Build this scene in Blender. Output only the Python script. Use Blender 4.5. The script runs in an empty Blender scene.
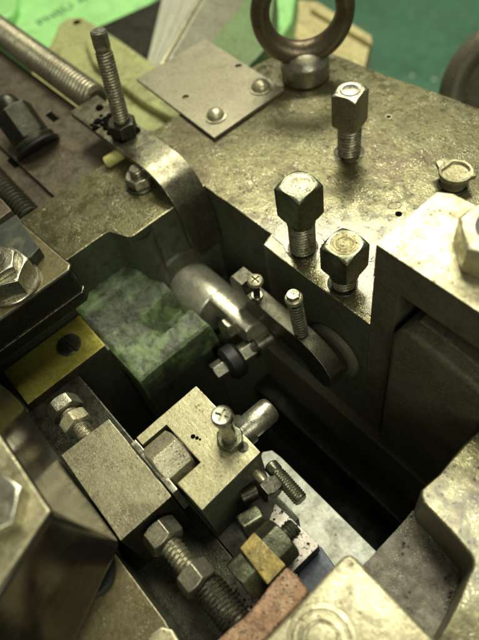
import bpy, bmesh, math, random
from mathutils import Vector, Matrix
random.seed(7)
PI = math.pi
S = 0.001                                   # all lengths below are millimetres
C = bpy.context.scene.collection
scene = bpy.context.scene

# ---------------------------------------------------------------- camera
CAM = Vector((0, 0, 260))
MR = ((0.65657329, 0.74135543, -0.13893758),      # camera right in world
      (0.56949952, -0.60803505, -0.55313984),     # camera down
      (-0.49455214, 0.28405196, -0.82142113))     # camera forward
FP = 581.86                                        # focal length in photo pixels
cd = bpy.data.cameras.new('camera'); cam = bpy.data.objects.new('camera', cd); C.objects.link(cam)
r, d, f = [Vector(v) for v in MR]
m = Matrix((( r.x, -d.x, -f.x), (r.y, -d.y, -f.y), (r.z, -d.z, -f.z))).to_4x4()
m.translation = CAM * S
cam.matrix_world = m
cd.sensor_fit = 'VERTICAL'; cd.sensor_height = 32; cd.sensor_width = 24; cd.lens = 32 * FP / 640
cd.clip_start = 0.01; cd.clip_end = 20
cd.dof.use_dof = True; cd.dof.focus_distance = 0.305; cd.dof.aperture_fstop = 5.8
scene.camera = cam

# ---------------------------------------------------------------- light
w = bpy.data.worlds.new('World'); scene.world = w; w.use_nodes = True
w.node_tree.nodes['Background'].inputs[0].default_value = (0.95, 0.97, 0.74, 1)
w.node_tree.nodes['Background'].inputs[1].default_value = 0.145
def lamp(name, loc, target, sx, sy, power, col):
    l = bpy.data.lights.new(name, 'AREA'); l.shape = 'RECTANGLE'; l.size = sx; l.size_y = sy; l.energy = power; l.color = col
    o = bpy.data.objects.new(name, l); C.objects.link(o); o.location = loc
    o.rotation_euler = (Vector(target) - Vector(loc)).to_track_quat('-Z', 'Y').to_euler()
    return o
lamp('ceiling_lamp_far', (-1.15, 1.15, 1.75), (-0.15, 0.15, 0), 1.1, 0.35, 42, (1.0, 0.97, 0.76))
lamp('ceiling_lamp_near', (-0.25, 0.55, 1.7), (-0.1, 0.1, 0), 0.75, 0.3, 15, (1.0, 0.98, 0.80))
lamp('side_fill', (1.3, -0.5, 1.4), (-0.2, 0.1, 0), 0.9, 0.9, 14, (0.97, 1.0, 0.80))  # added fill from the camera side to lift dark front faces, no real lamp
vs = scene.view_settings
vs.view_transform = 'Standard'; vs.look = 'None'; vs.exposure = -0.08; vs.gamma = 1.0; vs.use_curve_mapping = False

# ---------------------------------------------------------------- helpers
def _ray(x, y):
    a, b = (x - 239.5) / FP, (y - 320) / FP
    return Vector(MR[0]) * a + Vector(MR[1]) * b + Vector(MR[2])
def WZ(x, y, z=0):                           # a point of the place on a level plane
    d = _ray(x, y); t = (z - CAM.z) / d.z; return CAM + d * t
def WX(x, y, X):
    d = _ray(x, y); t = (X - CAM.x) / d.x; return CAM + d * t
def WY(x, y, Y):
    d = _ray(x, y); t = (Y - CAM.y) / d.y; return CAM + d * t
def P2(pts, z): return [(WZ(x, y, z).x, WZ(x, y, z).y) for x, y in pts]

def frame_for(axis):
    a = Vector(axis).normalized()
    u = Vector((0, 0, 1)).cross(a)
    if u.length < 1e-3: u = Vector((1, 0, 0))
    u.normalize(); v = a.cross(u)
    return u, v, a

JR = random.Random(21)
class MB:
    def __init__(s): s.v = []; s.f = []
    def add(s, vs, fs):
        n = len(s.v); s.v += [Vector(p) for p in vs]; s.f += [tuple(i + n for i in q) for q in fs]; return s
    def prism(s, poly, z0, z1):
        n = len(poly)
        ar = sum(poly[i][0]*poly[(i+1)%n][1]-poly[(i+1)%n][0]*poly[i][1] for i in range(n))
        if ar < 0: poly = poly[::-1]
        vs = [(x, y, z0) for x, y in poly] + [(x, y, z1) for x, y in poly]
        fs = [tuple(range(n))[::-1], tuple(range(n, 2*n))] + [(i, (i+1)%n, n+(i+1)%n, n+i) for i in range(n)]
        return s.add(vs, fs)
    def prism_y(s, poly, y0, y1):               # poly in (x, z)
        n = len(poly)
        ar = sum(poly[i][0]*poly[(i+1)%n][1]-poly[(i+1)%n][0]*poly[i][1] for i in range(n))
        if ar < 0: poly = poly[::-1]
        vs = [(x, y1, z) for x, z in poly] + [(x, y0, z) for x, z in poly]
        fs = [tuple(range(n))[::-1], tuple(range(n, 2*n))] + [(i, (i+1)%n, n+(i+1)%n, n+i) for i in range(n)]
        return s.add(vs, fs)
    def box(s, x0, x1, y0, y1, z0, z1): return s.prism([(x0,y0),(x1,y0),(x1,y1),(x0,y1)], z0, z1)
    def lathe(s, prof, o, axis, n=32):          # prof [(radius, height)] closed on the axis at both ends
        u, v, a = frame_for(axis); o = Vector(o); vs = []; fs = []
        for r, h in prof:
            for k in range(n):
                t = 2*PI*k/n; vs.append(o + a*h + (u*math.cos(t) + v*math.sin(t))*max(r, 1e-3))
        for i in range(len(prof)-1):
            for k in range(n):
                fs.append((i*n+k, i*n+(k+1)%n, (i+1)*n+(k+1)%n, (i+1)*n+k))
        fs.append(tuple(range(n))[::-1]); fs.append(tuple((len(prof)-1)*n + k for k in range(n)))
        return s.add(vs, fs)
    def cyl(s, o, axis, r, h, n=32, ch=0.4): return s.lathe([(r-ch, 0), (r, ch), (r, h-ch), (r-ch, h)], o, axis, n)
    def thread(s, o, axis, r, h, pitch=1.6, depth=.55, n=24, per=6, rnd=False):
        rows = max(4, int(h/pitch*per)); u, v, a = frame_for(axis); o = Vector(o); vs = []; fs = []
        for i in range(rows+1):
            z = h*i/rows
            for k in range(n):
                t = 2*PI*k/n; q = (z/pitch - k/n) % 1
                if rnd: dd = depth*(1-math.sqrt(max(0, 1-(2*q-1)**2)))
                else: dd = depth*abs(2*q-1)
                e = min(z, h-z)/max(pitch, 1e-3)
                rr = r - dd - (depth*(1-e) if e < 1 else 0)
                vs.append(o + a*z + (u*math.cos(t)+v*math.sin(t))*rr)
        for i in range(rows):
            for k in range(n):
                fs.append((i*n+k, i*n+(k+1)%n, (i+1)*n+(k+1)%n, (i+1)*n+k))
        fs.append(tuple(range(n))[::-1]); fs.append(tuple(rows*n + k for k in range(n)))
        return s.add(vs, fs)
    def poly_head(s, o, axis, af, h, sides=6, rot=0, ch_top=1.0, ch_bot=0.0, sub=6, corner=1.0):
        # n-sided head whose corners are turned off by a cone, as on real bolts
        u, v, a = frame_for(axis); o = Vector(o); N = sides*sub; ap = af/2; vs = []; fs = []
        def rad(t):
            q = ((t - rot) % (2*PI/sides)) - PI/sides
            return min(ap/math.cos(q), ap/math.cos(PI/sides)*corner)
        rc = ap/math.cos(PI/sides)*corner; hc = .60*(rc-ap*.96)
        ch_top = min(ch_top, 1)*hc if ch_top > 0 else 0; ch_bot = min(ch_bot, 1)*hc if ch_bot > 0 else 0
        rings = []
        for kind in (0, 1, 2, 3):
            ring = []
            for k in range(N):
                t = 2*PI*k/N + rot; R = rad(t); q = (R-ap*.96)/max(rc-ap*.96, 1e-3)
                if kind == 0: R2, z = (ap*.96 if ch_bot > 0 else R), 0
                elif kind == 1: R2, z = R, ch_bot*q
                elif kind == 2: R2, z = R, h - ch_top*q
                else: R2, z = ap*.96 - .2, h
                jt = JR.uniform(-.11, .11) if kind in (1, 2) and q > .6 else 0; R2 += jt
                ring.append(len(vs)); vs.append(o + a*(z + jt*.6) + (u*math.cos(t)+v*math.sin(t))*R2)
            rings.append(ring)
        st = 0 if ch_bot > 0 else 1
        for i in range(st, 3):
            for k in range(N): fs.append((rings[i][k], rings[i][(k+1)%N], rings[i+1][(k+1)%N], rings[i+1][k]))
        fs.append(tuple(rings[st])[::-1]); fs.append(tuple(rings[3]))
        return s.add(vs, fs)
    def tube(s, pts, r, n=10, closed=False):
        vs = []; fs = []; L = len(pts); pts = [Vector(p) for p in pts]; rr = r if callable(r) else (lambda i: r)
        for i, p in enumerate(pts):
            if closed: t = pts[(i+1) % L] - pts[i-1]
            else: t = pts[min(i+1, L-1)] - pts[max(i-1, 0)]
            u, v, a = frame_for(t)
            if i and (u.dot(pu) < 0): u, v = -u, -v
            pu = u
            for k in range(n):
                q = 2*PI*k/n; vs.append(p + (u*math.cos(q)+v*math.sin(q))*rr(i))
        for i in range(L if closed else L-1):
            j = (i+1) % L
            for k in range(n): fs.append((i*n+k, i*n+(k+1)%n, j*n+(k+1)%n, j*n+k))
        if not closed: fs.append(tuple(range(n))[::-1]); fs.append(tuple((L-1)*n+k for k in range(n)))
        return s.add(vs, fs)
    def build(s, name, mat, parent=None, bevel=0, seg=2, loc=None, cuts=None, ang=32, wob=0, sub=0, sharp=38):
        base = Vector(loc) if loc is not None else (Vector(parent['_base']) if parent is not None else Vector((0,0,0)))
        bm = bmesh.new(); vv = [bm.verts.new((p-base)*S) for p in s.v]
        for q in s.f:
            try: bm.faces.new([vv[i] for i in q])
            except ValueError: pass
        bmesh.ops.recalc_face_normals(bm, faces=bm.faces)
        me = bpy.data.meshes.new(name); bm.to_mesh(me); bm.free()
        if cuts:
            tmp = bpy.data.objects.new('tmp', me); C.objects.link(tmp); kill = [tmp]
            for c in cuts:
                b2 = bmesh.new(); v2 = [b2.verts.new((p-base)*S) for p in c.v]
                for q in c.f: b2.faces.new([v2[i] for i in q])
                bmesh.ops.recalc_face_normals(b2, faces=b2.faces)
                m2 = bpy.data.meshes.new('cut'); b2.to_mesh(m2); b2.free()
                co = bpy.data.objects.new('cut', m2); C.objects.link(co); kill.append(co)
                md = tmp.modifiers.new('b', 'BOOLEAN'); md.object = co; md.operation = 'DIFFERENCE'; md.solver = 'EXACT'
            bpy.context.view_layer.update()
            me = bpy.data.meshes.new_from_object(tmp.evaluated_get(bpy.context.evaluated_depsgraph_get())); me.name = name
            for k in kill: bpy.data.objects.remove(k)
        if bevel or sub:
            bm = bmesh.new(); bm.from_mesh(me)
            bmesh.ops.remove_doubles(bm, verts=bm.verts, dist=1e-6)
            if bevel:
                es = [e for e in bm.edges if len(e.link_faces) == 2 and e.calc_face_angle(0) > math.radians(ang)]
                bmesh.ops.bevel(bm, geom=es, offset=bevel*S, segments=seg, profile=.6, affect='EDGES', clamp_overlap=True)
            bm.to_mesh(me); bm.free()
        me.polygons.foreach_set('use_smooth', [True]*len(me.polygons)); me.set_sharp_from_angle(angle=math.radians(sharp))
        mats = mat if isinstance(mat, (list, tuple)) else [mat]
        me.materials.clear()
        for mm in mats: me.materials.append(mm)
        if len(mats) == 2:
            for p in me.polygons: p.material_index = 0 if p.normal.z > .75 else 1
        me.update()
        o = bpy.data.objects.new(name, me); C.objects.link(o)
        if bevel or cuts:
            wn = o.modifiers.new('wn', 'WEIGHTED_NORMAL'); wn.keep_sharp = True; wn.weight = 80
        if parent is not None: o.parent = parent
        elif loc is not None: o.location = base*S
        o['_base'] = tuple(base)
        return o
def tag(o, label=None, cat=None, group=None, kind=None):
    if label: o['label'] = label
    if cat: o['category'] = cat
    if group: o['group'] = group
    if kind: o['kind'] = kind
    return o
def thing(name, label, cat, loc, group=None):
    o = bpy.data.objects.new(name, None); C.objects.link(o); o.location = Vector(loc)*S; o['_base'] = tuple(loc)
    o.empty_display_size = .01
    return tag(o, label, cat, group)

# ---------------------------------------------------------------- materials
def grime(name, c1, c2, stain, metallic=.7, r0=.28, r1=.6, scale=1.0, bump=.25, pits=.3, glint=.0, edge=None, stain_amt=.5, edge_r=1.0, pit_col=(.012,.010,.006), coat=0.0, big=1.0, blot=None, streak=0.):
    mt = bpy.data.materials.new(name); mt.use_nodes = True; nt = mt.node_tree; N = nt.nodes; L = nt.links
    bs = N['Principled BSDF']
    tc = N.new('ShaderNodeTexCoord'); oi = N.new('ShaderNodeObjectInfo')
    ad = N.new('ShaderNodeVectorMath'); ad.operation = 'MULTIPLY_ADD'
    L.new(tc.outputs['Object'], ad.inputs[0]); ad.inputs[1].default_value = (1, 1, 1)
    cx = N.new('ShaderNodeCombineXYZ'); L.new(oi.outputs['Random'], cx.inputs[0]); L.new(oi.outputs['Random'], cx.inputs[1]); L.new(cx.outputs[0], ad.inputs[2])
    V = ad.outputs[0]
    def noise(sc, det=4, rough=.6, dist=0):
        n = N.new('ShaderNodeTexNoise'); n.inputs['Scale'].default_value = sc*scale; n.inputs['Detail'].default_value = det
        n.inputs['Roughness'].default_value = rough; n.inputs['Distortion'].default_value = dist; L.new(V, n.inputs['Vector']); return n.outputs[0]
    def ramp(src, a, b, va=0., vb=1.):
        q = N.new('ShaderNodeMapRange'); q.inputs[1].default_value = a; q.inputs[2].default_value = b; q.inputs[3].default_value = va; q.inputs[4].default_value = vb
        q.interpolation_type = 'SMOOTHSTEP'; L.new(src, q.inputs[0]); return q.outputs[0]
    def math_(op, a, b):
        q = N.new('ShaderNodeMath'); q.operation = op
        for i, x in enumerate((a, b)):
            if isinstance(x, (int, float)): q.inputs[i].default_value = x
            else: L.new(x, q.inputs[i])
        q.use_clamp = op != 'SUBTRACT'
        return q.outputs[0]
    def mix(fac, a, b):
        q = N.new('ShaderNodeMix'); q.data_type = 'RGBA'
        L.new(fac, q.inputs[0]) if not isinstance(fac, (int, float)) else setattr(q.inputs[0], 'default_value', fac)
        for i, x in ((6, a), (7, b)):
            if isinstance(x, tuple): q.inputs[i].default_value = (*x, 1)
            else: L.new(x, q.inputs[i])
        return q.outputs[2]
    nb = noise(22*big, 5, .65, .6); nm = noise(110, 5, .65, .4); nf = noise(520, 3, .6); nff = noise(1500, 2, .5)
    col = mix(ramp(nb, .38, .62), c1, c2)
    col = mix(math_('MULTIPLY', ramp(nm, .50, .68), stain_amt), col, stain)
    # fine value break-up
    col2 = mix(math_('MULTIPLY', ramp(nf, .35, .7), .35), col, tuple(min(1, x*1.7) for x in c1))
    vo = N.new('ShaderNodeTexVoronoi'); vo.inputs['Scale'].default_value = 330*scale; L.new(V, vo.inputs['Vector'])
    pit = math_('MULTIPLY', ramp(vo.outputs['Distance'], .28, .16), ramp(nm, .48, .6))
    pitf = math_('MULTIPLY', pit, pits)
    col3 = mix(pitf, col2, pit_col)
    if blot:
        nb2 = noise(blot[0], 5, .65, .5); bl = math_('MULTIPLY', ramp(nb2, blot[1], blot[1]+(.05 if blot[0] > 50 else .14)), blot[2])
        col3 = mix(bl, col3, blot[3])
    rough = ramp(nm, .3, .7, r0, r1)
    if streak:
        mp = N.new('ShaderNodeMapping'); mp.inputs['Scale'].default_value = (1, 14, 1); mp.inputs['Rotation'].default_value = (0, 0, .25); L.new(V, mp.inputs[0])
        ns = N.new('ShaderNodeTexNoise'); ns.inputs['Scale'].default_value = 70; ns.inputs['Detail'].default_value = 4; L.new(mp.outputs[0], ns.inputs['Vector'])
        sk = math_('MULTIPLY', ramp(ns.outputs[0], .5, .72), streak); col3 = mix(sk, col3, tuple(min(1, x*1.9) for x in c1))
        rough = math_('ADD', rough, math_('MULTIPLY', ramp(ns.outputs[0], .3, .7, -.5, .5), .0)) if False else rough
    if glint > 0:
        v2 = N.new('ShaderNodeTexVoronoi'); v2.inputs['Scale'].default_value = 800*scale; L.new(V, v2.inputs['Vector'])
        g = math_('MULTIPLY', math_('MULTIPLY', ramp(v2.outputs['Distance'], .30, .18), ramp(noise(60, 3), .45, .62)), glint)
        col3 = mix(g, col3, (.75, .72, .5))
    if edge:
        bv = N.new('ShaderNodeBevel'); bv.samples = 4; bv.inputs[0].default_value = edge_r*S
        ge = N.new('ShaderNodeNewGeometry'); dt = N.new('ShaderNodeVectorMath'); dt.operation = 'DOT_PRODUCT'
        L.new(bv.outputs[0], dt.inputs[0]); L.new(ge.outputs['Normal'], dt.inputs[1])
        e = ramp(dt.outputs['Value'], .985, .90); e = math_('MULTIPLY', e, ramp(nf, .35, .55))
        col3 = mix(e, col3, edge)
    L.new(col3, bs.inputs['Base Color'])
    bs.inputs['Metallic'].default_value = metallic
    r2 = math_('ADD', rough, math_('MULTIPLY', pitf, .3)); L.new(r2, bs.inputs['Roughness'])
    h = math_('ADD', math_('MULTIPLY', nm, .34), math_('MULTIPLY', nf, .26)); h = math_('ADD', h, math_('MULTIPLY', nff, .16))
    h2 = N.new('ShaderNodeMath'); h2.operation = 'SUBTRACT'; L.new(h, h2.inputs[0]); L.new(math_('MULTIPLY', pit, .35*min(1, pits*2)), h2.inputs[1])
    bp = N.new('ShaderNodeBump'); bp.inputs['Strength'].default_value = bump; bp.inputs['Distance'].default_value = .0012
    L.new(h2.outputs[0], bp.inputs['Height']); L.new(bp.outputs[0], bs.inputs['Normal'])
    if coat: bs.inputs['Coat Weight'].default_value = coat; bs.inputs['Coat Roughness'].default_value = .12
    return mt
def plain(name, col, rough=.6, metallic=0., var=.25, sc=60):
    return grime(name, col, tuple(x*(1-var) for x in col), tuple(x*.5 for x in col), metallic, rough*.8, min(1, rough*1.2), 1, .15, .1, 0, None, .4)

M = {}
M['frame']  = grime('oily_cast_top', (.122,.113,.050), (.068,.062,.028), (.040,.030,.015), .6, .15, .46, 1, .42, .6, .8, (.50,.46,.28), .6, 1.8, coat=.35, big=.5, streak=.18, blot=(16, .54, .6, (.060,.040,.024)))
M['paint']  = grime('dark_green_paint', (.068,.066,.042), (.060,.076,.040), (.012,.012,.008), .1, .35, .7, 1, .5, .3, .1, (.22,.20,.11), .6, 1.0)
M['ledge']  = grime('mossy_green_paint', (.085,.105,.055), (.050,.055,.034), (.018,.020,.012), .0, .24, .55, 1.6, 1.0, .6, .3, (.24,.32,.14), .95, 2.5, big=1.9, blot=(30, .46, .85, (.17,.25,.10)))
M['steel']  = grime('worn_steel', (.43,.415,.32), (.27,.255,.185), (.10,.085,.055), .88, .18, .42, 1.6, .22, .45, .3, (.60,.56,.38), .4, .6)
M['film']  = grime('wet_oil_film', (.135,.123,.060), (.085,.072,.038), (.045,.035,.018), .5, .14, .34, 1, .9, .6, .9, None, .5, coat=.5)
M['wet']  = grime('wet_bright_top', (.55,.50,.35), (.40,.36,.25), (.16,.13,.08), .7, .12, .5, 1.8, .9, .6, .4, None, .6)
M['oilytop']  = grime('oily_olive_top', (.24,.21,.10), (.17,.15,.07), (.07,.06,.03), .6, .25, .5, 1.5, .4, .5, .2, None, .6)
M['bright'] = grime('bright_machined_steel', (.47,.435,.285), (.32,.29,.17), (.17,.14,.07), .65, .22, .52, 1, .40, .4, .4, (.68,.64,.45), .45, 1.0, blot=(24, .57, .5, (.20,.175,.085)))
M['cup'] = grime('oily_cast_cup', (.40,.37,.22), (.30,.27,.15), (.14,.12,.06), .5, .3, .55, 1.2, .5, .5, .3, (.6,.56,.38), .5, .8)
M['thread'] = grime('dirty_thread_steel', (.42,.39,.27), (.27,.245,.16), (.07,.055,.03), .8, .25, .5, 1.6, .5, .4, .2, None, .8, blot=(240, .54, .5, (.05,.04,.025)))
M['shaft'] = grime('clean_shaft_steel', (.62,.60,.46), (.46,.44,.33), (.22,.20,.13), .7, .24, .45, 1.2, .2, .3, .3, (.72,.70,.55), .4, .8)
M['dark']   = grime('blackened_steel', (.045,.045,.030), (.026,.026,.018), (.012,.011,.008), .75, .25, .5, 1.5, .3, .3, .2, (.34,.32,.22), .5, .5)
M['green_steel'] = grime('green_tinged_steel', (.15,.155,.10), (.085,.092,.055), (.035,.032,.02), .8, .16, .40, 1.5, .25, .4, .2, (.42,.43,.28), .5, .5)
M['rust']   = grime('brown_oxide_rail', (.115,.094,.062), (.070,.055,.037), (.036,.029,.02), .55, .25, .55, 1, .35, .3, .1, (.5,.38,.26), .5, .8)
M['rust_rough'] = grime('rough_rust', (.36,.21,.115), (.15,.085,.045), (.46,.33,.23), .3, .25, .75, 1.6, 1.0, .8, 1.0, None, .9, big=6, blot=(200, .58, .8, (.09,.05,.03)))
M['brass']  = grime('yellow_brass', (.30,.28,.05), (.19,.17,.03), (.10,.05,.015), .5, .22, .5, 1, .18, .3, .1, (.62,.40,.18), .55, .7)
M['ochre']  = grime('ochre_plate', (.27,.20,.05), (.13,.10,.027), (.05,.038,.013), .4, .28, .6, 1.5, .5, .6, .4, (.45,.36,.14), .7, .6, big=4)
M['plate']  = grime('dull_sheet_steel', (.26,.24,.165), (.215,.195,.13), (.14,.125,.08), .6, .35, .5, 1, .10, .2, .35, (.5,.46,.32), .35, .5)
M['speck']  = grime('pitted_white_metal', (.80,.74,.62), (.72,.64,.52), (.50,.38,.28), .1, .35, .6, 1.1, .6, 3.0, .1, None, .3, blot=(430, .54, 1., (.02,.014,.01)))
M['arm']    = grime('dull_dark_casting', (.14,.13,.085), (.09,.084,.054), (.045,.04,.026), .4, .35, .6, 1, .35, .3, .15, (.16,.14,.08), .4, 1.6)
M['black']  = grime('black_oil_and_shade', (.008,.008,.006), (.006,.006,.004), (.004,.004,.003), 0, .4, .7, 1, .2, .0)
M['rough_floor'] = grime('rough_cast_floor', (.19,.17,.13), (.10,.088,.064), (.030,.026,.018), .1, .45, .8, 1.0, 1.0, .9, .5, None, .9, big=2)
M['strip']  = grime('pale_green_strip', (.38,.39,.31), (.26,.275,.215), (.17,.165,.115), .2, .3, .5, .8, .1, .3, 0, None, .5)
M['redgrey'] = grime('reddish_grey_steel', (.27,.22,.15), (.20,.17,.11), (.14,.115,.075), .4, .35, .55, .6, .1, .1, 0, None, .4)
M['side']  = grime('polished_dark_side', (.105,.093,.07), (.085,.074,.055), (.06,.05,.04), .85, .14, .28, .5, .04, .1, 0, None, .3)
M['brown']  = grime('brown_casting', (.048,.038,.024), (.036,.032,.020), (.022,.018,.012), .2, .4, .6, .6, .15, .1)
M['olive']  = grime('olive_oiled_steel', (.16,.135,.062), (.115,.095,.045), (.06,.05,.025), .4, .25, .5, 1, .25, .3, .3, (.34,.30,.16), .5, .9, coat=.3)
M['limegreen'] = grime('bright_green_enamel', (.33,.68,.24), (.25,.55,.18), (.12,.24,.08), 0, .3, .5, .5, .05, .3, 0, None, .5, blot=(16, .62, .35, (.13,.22,.09)))
M['palegreen'] = grime('pale_green_enamel', (.13,.21,.075), (.10,.16,.058), (.05,.06,.025), 0, .35, .6, .5, .1, .5, 0, None, .4)
M['moss']   = grime('dirty_yellow_green_casting', (.32,.34,.13), (.22,.22,.085), (.09,.075,.03), .05, .4, .7, .5, .3, .4, 0, (.45,.44,.22), .6, 2)
M['duct']   = grime('grey_sheet_metal', (.38,.37,.27), (.30,.29,.21), (.20,.18,.12), .4, .3, .5, .5, .08, .4, 0, None, .4)
M['plastic'] = grime('clouded_plastic', (.48,.48,.38), (.42,.42,.33), (.3,.28,.2), 0, .3, .5, .5, .05, .3, 0, None, .3)
M['wood']   = grime('oily_wood', (.50,.44,.21), (.38,.32,.15), (.17,.12,.05), 0, .6, .8, .5, .3, .3, 0, None, .5)
M['floor']  = grime('green_painted_floor', (.085,.205,.125), (.062,.155,.095), (.12,.17,.11), 0, .3, .45, .12, .05, .05, 0, None, .5)
M['ink']    = plain('grey_green_print', (.10,.22,.10), .6)
M['lint']   = plain('white_lint', (.8,.85,.7), .9)
M['blue']   = grime('blue_grey_steel_and_shade', (.045,.052,.066), (.034,.038,.05), (.03,.03,.04), .5, .3, .5, 1, .1, .1)
M['hole']   = plain('black_hole', (.003,.003,.002), 1.0); M['hole'].node_tree.nodes['Principled BSDF'].inputs['Specular IOR Level'].default_value = .05
M['greydark'] = grime('grey_green_wall', (.07,.075,.045), (.05,.055,.034), (.025,.025,.015), .2, .3, .55, .8, .2, .2, 0, None, .5, coat=.2)
M['padpaint'] = grime('dark_teal_paint', (.035,.040,.028), (.025,.03,.02), (.22,.23,.10), .1, .4, .6, .9, .1, .1, 0, None, .3)

# ================================================================ SETTING
tag(MB().box(-4500, 1500, -1500, 5200, -704, -700).build('floor', M['floor']), kind='structure')
# specks of lint on the floor
for i, (x, y, rr) in enumerate(((412, 76, 4.5), (434, 79.5, 4.5), (446, 70, 2.2))):
    p = WZ(x, y, -699); 
    b = MB().lathe([(rr*.6, 0), (rr, 1), (rr*.5, 2.2)], p, (0,0,1), 9).build('lint_speck', M['lint'], loc=p)
    tag(b, ('left one of two bright specks lying on the green floor', 'right one of two bright specks lying on the green floor', 'smallest faint speck on the green floor nearest the dark wheel')[i], 'speck', 'specks on the green floor')

# ================================================================ MACHINE FRAME
fr = thing('machine_frame', 'large oily cast machine frame, olive top face with a deep pocket cut into it', 'machine frame', (-250, 200, 0))
def arc(cx, cy, r, a0, a1, n=5): return [(cx + r*math.cos(math.radians(a0+(a1-a0)*i/n)), cy + r*math.sin(math.radians(a0+(a1-a0)*i/n))) for i in range(n+1)]
left_arm = [(-325,-170), (-269,-170), (-269, 70)] + arc(-264, 74, 5, 180, 100, 3) + arc(-258, 87, 5, -80, 0, 3) + [(-252.8, 143.8), (-189.5, 144.2), (-186.5, 135), (-104.2, 135), (-104.2, 166), (220, 166), (220, 352)]
right_arm = [(-31, 165.8), (-31, 108), (-30.2, 97), (-31, 89)] + arc(-25, 88, 6.5, 185, 262, 5)[1:] + [(-12, 80.5), (-3, 79)] + arc(-3, 73, 6, 88, 0, 5) + [(7, 58), (9, 46), (11, -60), (11,-170), (220,-170), (220, 165.8)]
back = [(-120, 316), (-166, 311), (-200, 308), (-236, 303), (-276, 301), (-300, 299), (-316, 284), (-323, 262), (-325.5, 245), (-325, 150), (-325, 60)]
def rough_edge(poly, amp=.3, step=7):
    out = []; n = len(poly); g = random.Random(11)
    for i in range(n):
        a, b = Vector(poly[i]), Vector(poly[(i+1) % n]); L = (b-a).length; out.append(tuple(a))
        if L > 2*step and max(abs(a.x), abs(a.y)) < 200.5+130 and L < 130:
            k = int(L/step); nn = Vector((-(b-a).y, (b-a).x)).normalized()
            for q in range(1, k): out.append(tuple(a.lerp(b, q/k) + nn*g.uniform(-amp, amp)))
    return out
left_arm = rough_edge(left_arm); right_arm = rough_edge(right_arm, .45)
fm = MB().prism(left_arm + back, -210, 0)
mark_holes = []
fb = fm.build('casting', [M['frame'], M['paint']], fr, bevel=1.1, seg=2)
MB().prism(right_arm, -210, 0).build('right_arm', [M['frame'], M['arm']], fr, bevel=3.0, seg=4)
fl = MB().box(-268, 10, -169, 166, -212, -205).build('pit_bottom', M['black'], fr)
# mossy ledge inside the pocket: grid with a hollow
def ledge():
    b = MB(); nx, ny = 46, 90; x0, x1, y0, y1 = -269, -198, 33.5, 143.6; rnd = random.Random(3)
    from mathutils import noise as nz
    def hz(x, y):
        z = -48 + .9*nz.noise(Vector((x, y, 0))*.09) + .7*nz.noise(Vector((x, y, 5))*.33) + .5*nz.noise(Vector((x, y, 9))*.9)
        # hollow between an inner and an outer rim
        u = (x + 226 + .12*(y-75) + 1.5*nz.noise(Vector((0, y, 3))*.12))/12; v = (y - 96 + 2*nz.noise(Vector((x, 0, 3))*.12))/38
        d = max(abs(u), abs(v)); k = max(0, min(1, (1.0-d)/.55)); k = k*k*(3-2*k); z -= 19*k
        e = max(0, min(1, (-238 - x)/12)); z += 5*e*e*(3-2*e)
        e = max(0, (x + 201)/3); z -= 2.2*e*e
        e = max(0, (-249 - x)/5); z += 3*min(1.6, e)**2
        e = max(0, (36.5-y)/3); z -= 2*e*e
        e = max(0, min(1, (y-90)/9)); z -= 52*e*e*(3-2*e)
        return z
    vs = []; fs = []
    for j in range(ny+1):
        for i in range(nx+1):
            x = x0+(x1-x0)*i/nx; y = y0+(y1-y0)*j/ny; vs.append((x, y, hz(x, y)))
    for j in range(ny):
        for i in range(nx):
            a = j*(nx+1)+i; fs.append((a, a+1, a+nx+2, a+nx+1))
    b.add(vs, fs)
    n0 = len(b.v)
    for i in range(nx+1):
        x = x0+(x1-x0)*i/nx; b.v += [Vector((x, y0, hz(x, y0))), Vector((x, y0, -75))]
    for i in range(nx): a = n0+2*i; b.f.append((a, a+1, a+3, a+2))
    n0 = len(b.v)
    for j in range(ny+1):
        y = y0+(y1-y0)*j/ny; b.v += [Vector((x1, y, hz(x1, y))), Vector((x1, y, min(-75, hz(x1, y)-20)))]
    for j in range(ny): a = n0+2*j; b.f.append((a, a+2, a+3, a+1))
    return b
lg = ledge().build('pocket_ledge', M['ledge'], fr); lg.data.materials.append(M['paint'])
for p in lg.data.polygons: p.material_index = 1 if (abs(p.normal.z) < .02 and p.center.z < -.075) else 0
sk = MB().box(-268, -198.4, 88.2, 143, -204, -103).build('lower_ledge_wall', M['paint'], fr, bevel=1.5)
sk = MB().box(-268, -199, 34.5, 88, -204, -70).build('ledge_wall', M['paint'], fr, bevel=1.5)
# boss round the shaft on the wall
bc = Vector((-252.5, 109, -69))
MB().lathe([(31, -1), (29.5, 1.5), (25, 3), (22.5, 3.6), (20.5, 3.4)], bc, (1,0,0), 40).build('shaft_boss', M['paint'], fr)
# cast rib of the inner corner
b = MB(); vs = []; fs = []
for i in range(9):
    t = i/8; y = 84 + 16*t; x = -253 + 6*math.cos(PI*t/1.0)*.0 + 5*math.sin(PI*t)
    vs += [(x, y, -3), (x+4*math.sin(PI*t), y, -49)]
for i in range(8): fs.append((2*i, 2*i+2, 2*i+3, 2*i+1))
b.add(vs, fs).build('wall_rib', M['paint'], fr)
# rough floor of the small pocket in the right arm
b = MB(); vs = []; fs = []
from mathutils import noise as nz
for j in range(31):
    for i in range(31):
        x = -31 + 46*i/30; y = 34 + 50*j/30
        vs.append((x, y, -32 + 1.1*nz.noise(Vector((x, y, 1))*.22) + .8*nz.noise(Vector((x, y, 3))*.7) + 9*max(0, (i-18)/12)**2 + 6*max(0, (j-22)/8)**2))
for j in range(30):
    for i in range(30): a = j*31+i; fs.append((a, a+1, a+32, a+31))
b.add(vs, fs)
b.build('side_pocket_floor', M['rough_floor'], fr)
MB().box(-31, 11, -100, 84, -204, -36).build('side_wall', M['arm'], fr, bevel=1.5)
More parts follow.
